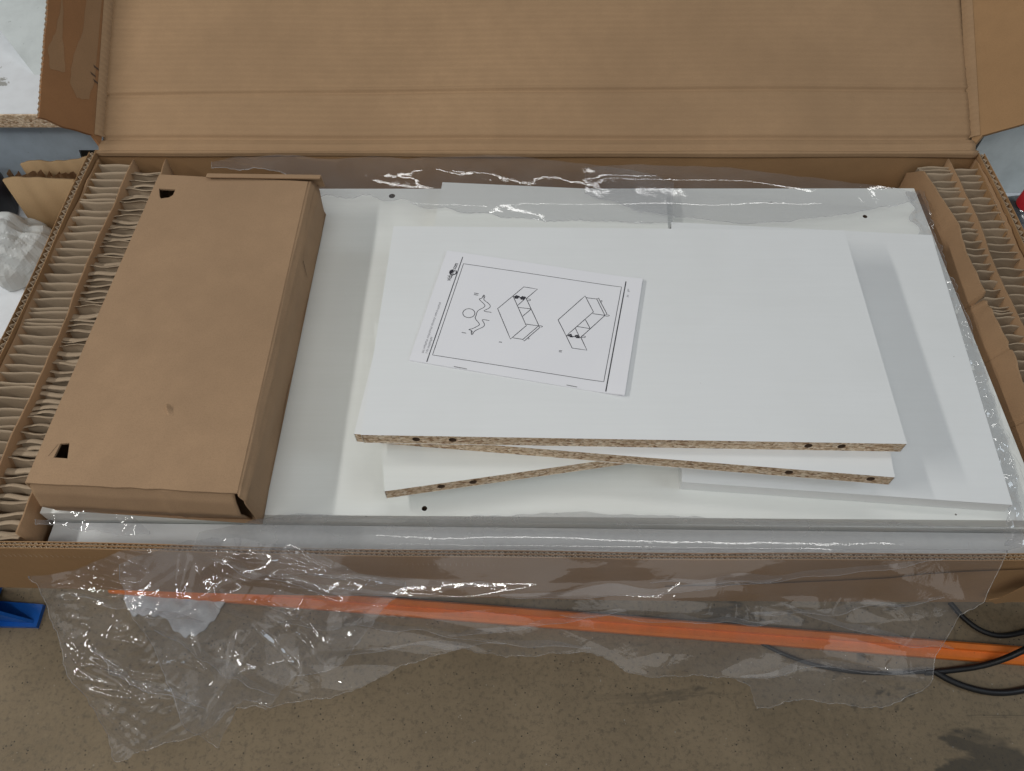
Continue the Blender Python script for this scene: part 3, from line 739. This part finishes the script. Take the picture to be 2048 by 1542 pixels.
# ================================================================== PLASTIC WRAPPING (one torn bag)
wrap = thing('plastic_wrapping', (0, .25, ZR), 'torn clear plastic wrapping hanging crumpled over the front wall of the box', 'plastic film')
def interp(tab):
    xs = np.array([p[0] for p in tab], float); ys = np.array([p[1] for p in tab], float)
    return lambda x: np.interp(x, xs, ys)
def rays(px, py):
    fw, ri, up = np.array(_fw), np.array(_ri), np.array(_up)
    return fw*F + ri*(px[..., None]-CX) - up*(py[..., None]-CY)
def film_mesh(px, py, surf_o, surf_n, disp, nvec, mat, hem=True, hw=.0011):
    """px, py grids; plane through surf_o with normal surf_n; displacement along nvec"""
    d = rays(px, py); o = np.array(surf_o); n = np.array(surf_n)
    t = ((o-np.array(CAM))@n)/(d@n); p = np.array(CAM)+d*t[..., None]
    h = disp(p); p = p + np.array(nvec)*h[..., None]
    ny, nx = px.shape; V = p.reshape(-1, 3)
    j, i = np.mgrid[0:ny-1, 0:nx-1]; a = (j*nx+i).ravel(); fs = np.stack([a, a+1, a+nx+1, a+nx], 1).tolist()
    fo = obj('film', V, fs, mat, wrap, True)
    if hem:      # the cut edge, where the film is slightly rolled
        loop = np.concatenate([p[:, 0], p[-1, 1:], p[::-1, -1][1:]]); q = loop[1:]-loop[:-1]
        q = np.vstack([q, q[-1:]]); side = np.cross(q, np.array(surf_n)); side /= np.linalg.norm(side, axis=1)[:, None]+1e-9
        wv = hw*(.05+.95*np.abs(SN(int(abs(px[0, 0])), .13)(np.arange(len(loop)), 0)))[:, None]
        up_ = np.array(nvec)*.0006
        V2 = np.stack([loop+up_, loop+side*wv*.5+up_*2.2, loop+side*wv+up_*.4], 1).reshape(-1, 3)
        f2 = []
        for k in range(len(loop)-1):
            for m in (0, 1): f2.append((3*k+m, 3*k+m+1, 3*k+m+4, 3*k+m+3))
        obj('rolled_edge', V2, f2, 'film_edge', fo, True)
    return fo
class Ridge:
    """sharp pinched folds along random, slightly curved lines"""
    def __init__(s, seed, n, box, amp, wid, ang, spread, length):
        r = np.random.default_rng(seed); s.L = []
        for _ in range(n):
            x0, y0 = r.uniform(box[0], box[1]), r.uniform(box[2], box[3]); a = ang+r.uniform(-spread, spread)
            s.L.append((x0, y0, np.cos(a), np.sin(a), r.uniform(.4, 1)*length, r.uniform(.4, 1)*amp*r.choice((-1, 1, 1)), r.uniform(.6, 1.5)*wid, r.uniform(-1, 1)*1.2))
    def __call__(s, x, y):
        h = 0
        for x0, y0, c, sn, L, A, w_, k in s.L:
            u = (x-x0)*c+(y-y0)*sn; v = -(x-x0)*sn+(y-y0)*c + k*u*u
            h = h + A*np.clip(1.12-np.sqrt((v/(w_*4.5))**2+.012), 0, 2)*np.clip(1-np.abs(u)/L, 0, 1)
        return h
jitter = lambda n, am, seed: np.random.default_rng(seed).normal(0, am, n)
def grid_cols(x0, x1, nx, ny, top, bot, jt=0, jb=0, seed=1):
    xs = np.linspace(x0, x1, nx); T = top(xs)+SN(seed, .015)(xs, 0)*jt; B = bot(xs)+SN(seed+1, .012)(xs, 0)*jb*.9+SN(seed+2, .05)(xs, 0)*jb*.22
    v = np.linspace(0, 1, ny)[:, None]; return np.repeat(xs[None], ny, 0), T[None]*(1-v)+B[None]*v
nf = Vector((0, -.70, .71)).normalized()
of = Vector((0, Y0-.006, ZR+.006))
# hanging part, from the rim down
topR = interp([(60, 1152), (75, 1150), (150, 1140), (250, 1098), (400, 1096), (2012, 1100)])
botR = interp([(60, 1156), (75, 1165), (110, 1250), (150, 1318), (185, 1358), (205, 1420), (240, 1512), (290, 1490), (400, 1462), (455, 1420), (490, 1392), (545, 1402), (620, 1385), (700, 1372), (770, 1345), (850, 1310), (925, 1292), (1010, 1312),
               (1100, 1305), (1180, 1302), (1260, 1335), (1370, 1354), (1470, 1352), (1500, 1368), (1512, 1410), (1650, 1402), (1730, 1412), (1800, 1405), (1840, 1380), (1868, 1310), (1915, 1225), (1962, 1200), (1990, 1150), (2012, 1104)])
px, py = grid_cols(60, 2012, 1000, 230, topR, botR, 0, 5, 5)
cA, cB, cC, cD = CR(101, 9, 6, 0.15, .6, .22), CR(102, 22, 6), CR(103, 55, 6), CR(104, 62, 3, .98, .10, .25)
uA, uB = SN(131, 4.5), SN(132, 10)
class Lines:
    """narrow pleats between given end points of the sheet"""
    def __init__(s, segs, A, w_):
        s.L = []
        for i, (x0, y0, x1, y1) in enumerate(segs):
            a, b = PP(x0, y0, of, nf), PP(x1, y1, of, nf); a = (a.x, (of.z-a.z)*1.41); b = (b.x, (of.z-b.z)*1.41)
            r = np.random.default_rng(900+i); s.L.append((a, b, A*r.uniform(.6, 1.2), w_*r.uniform(.7, 1.3), r.uniform(-.6, .6)))
    def __call__(s, x, y):
        h = 0
        for a, b, A, w_, k in s.L:
            dx, dy = b[0]-a[0], b[1]-a[1]; L = math.hypot(dx, dy); c, sn = dx/L, dy/L
            u = ((x-a[0])*c+(y-a[1])*sn)/L; v = -(x-a[0])*sn+(y-a[1])*c + k*L*u*(1-u)*.3
            h = h + A*np.exp(-(v/w_)**2)*np.clip(6*u+.3, 0, 1)*np.clip(4*(1-u)+.1, 0, 1)*((u > -.1) & (u < 1.05))
        return h
pl1 = Lines([(190, 1388, 285, 1478), (198, 1384, 300, 1470), (208, 1378, 312, 1462), (225, 1385, 318, 1448), (190, 1362, 400, 1425), (180, 1350, 330, 1385), (150, 1292, 350, 1345), (140, 1272, 390, 1388), (132, 1280, 320, 1392),
             (150, 1245, 310, 1268), (130, 1230, 280, 1244), (190, 1108, 300, 1142), (170, 1128, 290, 1158), (225, 1088, 310, 1106), (150, 1150, 270, 1172), (110, 1170, 260, 1186), (120, 1195, 240, 1208), (160, 1320, 420, 1400), (300, 1300, 420, 1342), (240, 1440, 290, 1490)], .0034, .0029)
pl2 = Lines([(462, 1255, 478, 1385), (492, 1245, 468, 1335), (395, 1165, 305, 1212), (392, 1100, 374, 1195), (425, 1086, 790, 1148), (440, 1112, 705, 1180), (560, 1135, 745, 1118), (520, 1175, 650, 1245), (545, 1215, 650, 1300),
             (520, 1235, 610, 1325), (640, 1170, 560, 1290), (470, 1395, 420, 1475), (455, 1370, 415, 1450), (330, 1212, 420, 1198), (585, 1090, 805, 1160), (430, 1150, 520, 1230), (610, 1240, 700, 1262), (400, 1240, 440, 1330)], .0040, .0030)
rA = Ridge(401, 24, (-.15, .55, .01, .2), .0048, .0040, .04, .20, .32); rB = Ridge(402, 34, (-.54, -.27, .02, .3), .0048, .0036, .60, .13, .16); rC = Ridge(403, 12, (-.40, -.12, 0, .3), .0070, .0042, -.6, .5, .16)
def dF(p):
    x = p[..., 0]; s = (of.z-p[..., 2])*1.41
    f = np.clip(s/.035, 0, 1); left = np.clip((-.12-x)/.14, 0, 1); spot = np.clip(uB(x*.7, s*.7)*2.2-.6, 0, 1)
    h = f*(.0045*uA(x, s*1.3)+.015*cA(x, s)*(.45+.55*left)+.0045*cB(x, s)*(.25+.75*left)+.0050*cB(x, s)*left*spot+.0012*cC(x, s)*left*spot+.0034*cD(x, s)*np.clip((-.26-x)/.06, 0, 1))
    return h + f*.006*left + f*(rA(x, s)+.4*rB(x, s)+rC(x, s)) + pl1(x, s)
film_mesh(px, py, of, nf, dF, nf, 'film')
# second, shorter layer folded over it at the left
topR2 = interp([(250, 1120), (390, 1066), (440, 1060), (520, 1062), (700, 1110), (810, 1150)])
botR2 = interp([(250, 1150), (300, 1240), (420, 1480), (440, 1490), (480, 1400), (540, 1404), (600, 1330), (700, 1300), (770, 1200), (815, 1165)])
px, py = grid_cols(250, 815, 320, 210, topR2, botR2, 3, 4, 15)
cE, cG, cH = CR(111, 14, 6, 1.0, .9, .22), CR(112, 34, 6), CR(113, 80, 5)
rD = Ridge(404, 20, (-.48, -.1, 0, .3), .0075, .0034, .9, .9, .16)
def dF2(p):
    x = p[..., 0]; s = (of.z-p[..., 2])*1.41; return .006*uA(x*1.2+.3, s)+.020*cE(x, s)+.0040*cG(x, s)*np.clip(uB(x, s)*2-.2, 0, 1)+.016+.6*rD(x, s)+pl2(x, s)
film_mesh(px, py, of, nf, dF2, nf, 'film')
# loose folds: narrow doubled strips running across the hanging sheet
for k, (xa, ya, xb, yb2, wd, bend) in enumerate([(430, 1110, 800, 1185, 22, 14), (560, 1240, 1010, 1275, 18, -10), (700, 1300, 1180, 1290, 16, -18), (1000, 1180, 1560, 1150, 20, 14), (1120, 1225, 1560, 1245, 15, -9),
        (1300, 1160, 1880, 1115, 18, 10), (1560, 1205, 1900, 1290, 20, 10), (900, 1255, 1250, 1215, 14, 8), (1480, 1350, 1860, 1330, 20, -14), (1500, 1225, 1880, 1190, 14, 8), (620, 1140, 1000, 1165, 14, 8), (330, 1240, 560, 1370, 26, 12), (200, 1280, 420, 1400, 22, 10), (150, 1180, 420, 1230, 18, -8)]):
    us = np.linspace(0, 1, 120); vs_ = np.linspace(0, 1, 7)[:, None]; wob = SN(500+k, 3)
    cxs = xa+(xb-xa)*us; cys = ya+(yb2-ya)*us+bend*np.sin(np.pi*us)+4*wob(us, 0)
    wds = wd*(np.sin(np.pi*us)**.6)*(.7+.4*wob(us, 2.))+.6
    px = np.repeat(cxs[None], 7, 0)+vs_*0; py = cys[None]+wds[None]*(vs_-.5)
    film_mesh(px, py, of, nf, lambda p: dF(p)+.0035+.0015*np.sin(px*.05), nf, 'film', True, .0006)
# inner part: from the rim back over the base panel edge
px, py = grid_cols(385, 2040, 330, 26, interp([(385, 1092), (400, 1066), (450, 1060), (560, 1030), (620, 1026), (700, 1034), (800, 1035), (1000, 1032), (1150, 1024), (1300, 1030), (1500, 1040), (1700, 1045), (1850, 1050), (2000, 1054), (2040, 1062)]), interp([(385, 1098), (2012, 1101), (2040, 1095)]), 2, 0, 25)
def dI(p):
    x = p[..., 0]; y = p[..., 1]; return .0012*uA(x*1.3, y*2)+.0010*cA(x, y)+.0004*cB(x, y)+.004*np.sin(np.clip((y-.262)/.03, 0, 1)*np.pi)
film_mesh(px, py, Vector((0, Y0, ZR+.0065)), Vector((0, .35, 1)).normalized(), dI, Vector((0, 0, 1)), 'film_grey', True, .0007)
# torn tatter at the left front corner
px, py = grid_cols(72, 300, 90, 26, interp([(72, 1040), (100, 1036), (120, 1022), (170, 1015), (215, 1028), (260, 1030), (300, 1062)]), interp([(72, 1052), (110, 1048), (150, 1058), (230, 1068), (300, 1070)]), 3, 3, 35)
film_mesh(px, py, Vector((0, .28, ZR-.012)), Vector((0, -.2, 1)).normalized(), lambda p: .010*cB(p[..., 0], p[..., 1])+.003*cC(p[..., 0], p[..., 1]), Vector((0, 0, 1)), 'film')
# along the back wall
rF = Ridge(406, 12, (-.45, .45, .70, .79), .0020, .0026, .0, .25, .20)
def dB(p):
    x = p[..., 0]; y = p[..., 1]; lf = np.clip((.05-x)/.2, .25, 1)
    return .0018*uA(x, y*2)+.0050*cA(x, y*2.2)+.0024*cB(x, y*1.6)*lf*np.clip(uB(x, y)*2, 0, 1)+rF(x, y) + .010*np.sin(np.clip((y-.70)/.09, 0, 1)*np.pi)
px, py = grid_cols(430, 1345, 260, 46, interp([(430, 338), (480, 322), (560, 316), (590, 316), (640, 326), (800, 325), (1000, 321), (1100, 331), (1250, 352), (1345, 376)]), interp([(430, 350), (560, 352), (640, 395), (800, 404), (1000, 432), (1100, 440), (1250, 444), (1345, 446)]), 1.5, 4, 45)
film_mesh(px, py, Vector((0, .72, ZR+.005)), Vector((0, -.10, 1)).normalized(), dB, Vector((0, 0, 1)), 'film_milky')
px, py = grid_cols(1170, 1830, 200, 34, interp([(1170, 345), (1250, 340), (1400, 342), (1500, 352), (1640, 366), (1760, 378), (1830, 392)]), interp([(1170, 392), (1300, 430), (1450, 446), (1560, 444), (1700, 425), (1830, 402)]), 1.5, 4, 55)
film_mesh(px, py, Vector((0, .72, ZR+.004)), Vector((0, -.08, 1)).normalized(), lambda p: dB(p)*.8, Vector((0, 0, 1)), 'film_milky')
# along the right cushion
ys = np.linspace(382, 1092, 230); us = np.linspace(0, 1, 34)
lf = interp([(382, 1812), (430, 1822), (470, 1835), (560, 1868), (700, 1925), (850, 1972), (1000, 2008), (1060, 2018), (1092, 2014)])
rt = interp([(382, 1848), (405, 1853), (440, 1860), (500, 1880), (560, 1903), (700, 1955), (800, 1985), (900, 2018), (1000, 2040), (1092, 2060)])
L_, R_ = lf(ys)+SN(61, .02)(ys, 0)*7, rt(ys)+SN(62, .02)(ys, 0)*5+SN(63, .08)(ys, 0)*2
px = L_[:, None]*(1-us)+R_[:, None]*us; py = np.repeat(ys[:, None], 34, 1)
cR1, cR2, cR3 = CR(121, 10, 4, .1, .35, .5), CR(122, 40, 6), CR(123, 90, 6)
film_mesh(px, py, Vector((0, .5, ZR+.0095)), Vector((.05, 0, 1)).normalized(), lambda p: .006*cR1(p[..., 0]*3, p[..., 1])+.0065*cR2(p[..., 0], p[..., 1])+.0030*cR3(p[..., 0], p[..., 1]), Vector((0, 0, 1)), 'film_milky')

# ================================================================== ROUND ABOUT
# leaning white board, upper left
a = [P(-60, -60, .10), P(100, 0, .04)]
wbz = lambda px, py: PP(px, py, Vector((0, 1.02, ZR+.02)), Vector((0, -.35, 1)).normalized())
pts = [wbz(-60, -60), wbz(-30, 20), wbz(78, 162), wbz(150, 155), wbz(190, -60)]
mb = MB(); nn = Vector((0, -.35, 1)).normalized(); vs = pts+[p-nn*.012 for p in pts]; n = len(pts)
mb.add(vs, [tuple(range(n)), tuple(range(2*n-1, n-1, -1))]+[(i, (i+1) % n, n+(i+1) % n, n+i) for i in range(n)])
tag(mb.build('loose_panel', 'white_board'), 'plain white panel propped on the further bench top', 'panel')
mb = MB(); mb.box((.600, .850, ZR+BT+.0004), (1.14, .858, ZR-.002)); tag(mb.build('loose_panel', 'white_board'), 'pale panel standing on edge behind the bottle, right of the box', 'panel')
# cardboard offcuts behind the left end of the box
def offcut(label, y, pxs, mat, zbot, tilt):
    mb = MB(); top = [PY(x, yy, y) for x, yy in pxs]; rr = SN(int(y*1000), 30); up = Vector((0, tilt, 1))
    m = 40; xs = np.linspace(top[0].x, -.585, m); zt = np.interp(xs, [p.x for p in top], [p.z for p in top])
    fv = []; 
    for i in range(m):
        z = zt[i]+.0015*float(rr(xs[i], 0)); zb_ = ZR+zbot+.002*float(rr(xs[i], 5)); b_ = .003*math.sin(xs[i]*30)
        fv += [(xs[i], y+b_, z), (xs[i], y+b_-tilt*(z-zb_), zb_)]
    mb.add(fv, [(2*i, 2*i+1, 2*i+3, 2*i+2) for i in range(m-1)])
    o = mb.build('cardboard_offcut', mat, fix=False, smooth=True); solid(o, .004, 1); return tag(o, label, 'cardboard')
offcut('torn cardboard strip standing behind the left end of the box, against the steel apron', .852, [(42, 322), (80, 318), (130, 318), (195, 313)], 'kraft_old', -.1133, .02)
offcut('stained cardboard piece in front of the torn strip, left of the box', .757, [(8, 352), (40, 350), (90, 357), (150, 360)], 'kraft_old', -.1133, .05)
mb = MB(); vs = []; fs = []
for i in range(90):
    x = -.735+i*.0021; vs += [(x, .834+.006*math.sin(i*1.15)+.002*math.sin(i*.4), ZR-.068+.003*math.sin(i*.9)), (x, .834+.006*math.sin(i*1.15), ZR-.1133)]
fs = [(2*i, 2*i+1, 2*i+3, 2*i+2) for i in range(89)]
fl = obj('fluted_sheet', vs, fs, 'torn_paper', None, True); tag(fl, 'torn fluted paper between the two cardboard pieces left of the box', 'paper')
# dark tub at the far left
mb = MB(); c0 = P(-52, 440, -.112); n = 28; rings = [(0.0, .056), (.005, .062), (.05, .066), (.060, .064), (.068, .055), (.070, .0)]
vs = []; fs = []
for h, r_ in rings:
    for k in range(n): vs.append((c0.x+r_*math.cos(2*math.pi*k/n), c0.y+r_*math.sin(2*math.pi*k/n), ZR+BT+h))
for j in range(len(rings)-1):
    for k in range(n): fs.append((j*n+k, j*n+(k+1) % n, (j+1)*n+(k+1) % n, (j+1)*n+k))
tag(obj('plastic_tub', vs, fs, 'dark_navy', None, True), 'dark navy round tub at the edge of the white bench', 'tub')
# crumpled bag
mb = MB(); g1, g2 = CR(201, 16, 6), CR(202, 38, 6)
c0 = P(40, 512, -.105)
bdir = [(rng.normal(0, 1, 3), rng.uniform(0, 1), rng.uniform(.6, 1.6)) for _ in range(12)]
def bag(u, v):
    a = 2*math.pi*u; e = math.pi/2*v
    d = np.array((math.cos(a)*math.cos(e), math.sin(a)*math.cos(e), math.sin(e)))
    h = .62+sum(.17/q*abs(((float(d@w_)*q+p_) % 1)-.5) for w_, p_, q in bdir)
    return Vector((c0.x+.052*d[0]*h, c0.y+.044*d[1]*h, ZR+BT+.001+.055*max(0, d[2])*h))
mb.grid(bag, 70, 34); tag(mb.build('crumpled_bag', 'bag_plastic', None, False, False), 'crumpled off-white plastic bag lying on the flaked white bench', 'bag')
# bottle at the right
bc = P(2050, 428, -.02); bt = thing('plastic_bottle', (bc.x, bc.y, ZR+BT), 'grey translucent bottle with red cap on the bench right of the box', 'bottle')
def lathe(mb, c, prof, n=32):
    vs = [(c.x+r_*math.cos(2*math.pi*k/n), c.y+r_*math.sin(2*math.pi*k/n), c.z+h) for h, r_ in prof for k in range(n)]
    fs = [(j*n+k, j*n+(k+1) % n, (j+1)*n+(k+1) % n, (j+1)*n+k) for j in range(len(prof)-1) for k in range(n)]; mb.add(vs, fs)
bb = Vector((bc.x, bc.y, ZR+BT)); mb = MB(); lathe(mb, bb, [(0, 0), (0, .036), (.004, .042), (.075, .042), (.088, .038), (.100, .026), (.106, .015), (.118, .014)]); mb.build('bottle_body', 'bottle_plastic', bt, True)
mb = MB(); lathe(mb, bb, [(.108, .0175), (.128, .0170), (.130, .015), (.130, 0)]); mb.build('cap', 'red_cap', bt, True)

# ---- on the floor
# orange beam
ZF = -ZR
def beam(label, p0, p1, wd, ht, mat):
    a, b = Vector((p0.x, p0.y, 0)), Vector((p1.x, p1.y, 0)); d = (b-a).normalized(); n = Vector((-d.y, d.x, 0)); r_ = .004
    prof = [(-wd/2+r_, 0), (wd/2-r_, 0), (wd/2, r_), (wd/2, ht-r_), (wd/2-r_, ht), (wd*.05, ht), (wd*.03, ht-.002), (wd*.03, ht*.70), (wd*.01, ht*.66), (-wd/2+r_, ht*.66), (-wd/2, ht*.66-r_), (-wd/2, r_)]
    vs = [q_ + n*x + Vector((0, 0, z+.0005)) for q_ in (a, b) for x, z in prof]; k = len(prof)
    fs = [(i, (i+1) % k, k+(i+1) % k, k+i) for i in range(k)]+[tuple(range(k)), tuple(range(2*k-1, k-1, -1))]
    mb = MB(); mb.add(vs, fs); return tag(mb.build('steel_beam', mat), label, 'beam')
p0, p1 = P(215, 1164, -.772), P(2240, 1322, -.772)
beam('long orange painted steel beam lying on the concrete floor under the workbench', p0, p1, .030, .024, 'orange_paint')
# blue upright foot
ft = thing('rack_upright', tuple(P(60, 1225, ZF)), 'blue steel rack upright with foot plate and brace on the concrete floor', 'rack')
fp = [P(78, 1257, ZF), P(92, 1212, ZF), P(-60, 1200, ZF), P(-60, 1254, ZF)]
mb = MB(); mb.add([p+Vector((0, 0, .0006)) for p in fp]+[p+Vector((0, 0, .010)) for p in fp], [(3, 2, 1, 0), (4, 5, 6, 7), (0, 1, 5, 4), (1, 2, 6, 5), (2, 3, 7, 6), (3, 0, 4, 7)]); mb.build('foot_plate', 'blue_paint', ft)
g = P(70, 1246, ZF); mb = MB()
gx = [P(72, 1250, ZF), P(72, 1250, ZF)+Vector((-.085, .005, 0)), P(72, 1250, ZF)+Vector((-.085, .005, .10))]
tn = Vector((0, .006, 0)); up = Vector((0, 0, .010)); mb.add([p+up for p in gx]+[p+tn+up for p in gx], [(0, 1, 2), (5, 4, 3), (0, 3, 4, 1), (1, 4, 5, 2), (2, 5, 3, 0)]); mb.build('gusset', 'blue_paint', ft)
pc = gx[1]+Vector((-.035, .03, 0)); mb = MB(); mb.box((pc.x-.035, pc.y-.035, .0102), (pc.x+.035, pc.y+.035, .66)); mb.build('post', 'blue_paint', ft)
# rag
mb = MB(); rg = SN(301, 9); 
rl = interp([(250, 1192), (262, 1188), (330, 1184), (400, 1186), (452, 1200)]); rb_ = interp([(250, 1200), (256, 1218), (268, 1232), (330, 1234), (350, 1262), (372, 1276), (400, 1268), (430, 1240), (452, 1206)])
def ragp(u, v):
    x = 250+202*u; y = float(rl(x))*(1-v)+float(rb_(x))*v; p = P(x+1.5*math.sin(v*9), y+(1.0+1.2*v)*math.sin(x*.31)+.7*v*math.sin(x*1.7), ZF); return (p.x, p.y, .004+.006*abs(float(rg(p.x*2, p.y*2))))
mb.grid(ragp, 140, 24); o = mb.build('floor_rag', 'rag_cloth', None, True, False); solid(o, .002, 1); tag(o, 'white paper rag lying on the concrete floor behind the hanging plastic', 'rag')
# cables
def cable(label, pts, z, r_=.0055):
    ps = [P(x, y, zz) for (x, y), zz in zip(pts, z)]; sm = [tuple(p) for p in ps]
    for _ in range(3):
        o_ = [sm[0]]
        for a, b in zip(sm[:-1], sm[1:]): o_ += [tuple(.75*np.array(a)+.25*np.array(b)), tuple(.25*np.array(a)+.75*np.array(b))]
        sm = o_+[sm[-1]]
    mb = MB(); mb.tube(sm, r_, 8); return tag(mb.build('power_cable', 'black_rubber', None, True), label, 'cable')
zz = -.793
cable('black cable curving on the floor behind the orange beam', [(1900, 1205), (1925, 1235), (1960, 1262), (2000, 1274), (2050, 1264), (2120, 1240)], [zz]*6, .005)
cable('black cable crossing over the orange beam', [(1850, 1345), (1900, 1341), (1960, 1333), (2010, 1318), (2060, 1294), (2120, 1265)], [zz, zz, -.785, -.765, -.742, -.735], .0055)
cable('black cable looping on the floor in front of the orange beam', [(1868, 1342), (1900, 1362), (1950, 1380), (2000, 1387), (2050, 1380), (2120, 1360)], [zz]*6, .006)
cable('black cable on the floor seen through the hanging plastic film', [(1480, 1262), (1540, 1296), (1590, 1318), (1650, 1336), (1740, 1348), (1860, 1343)], [zz]*6, .0038)
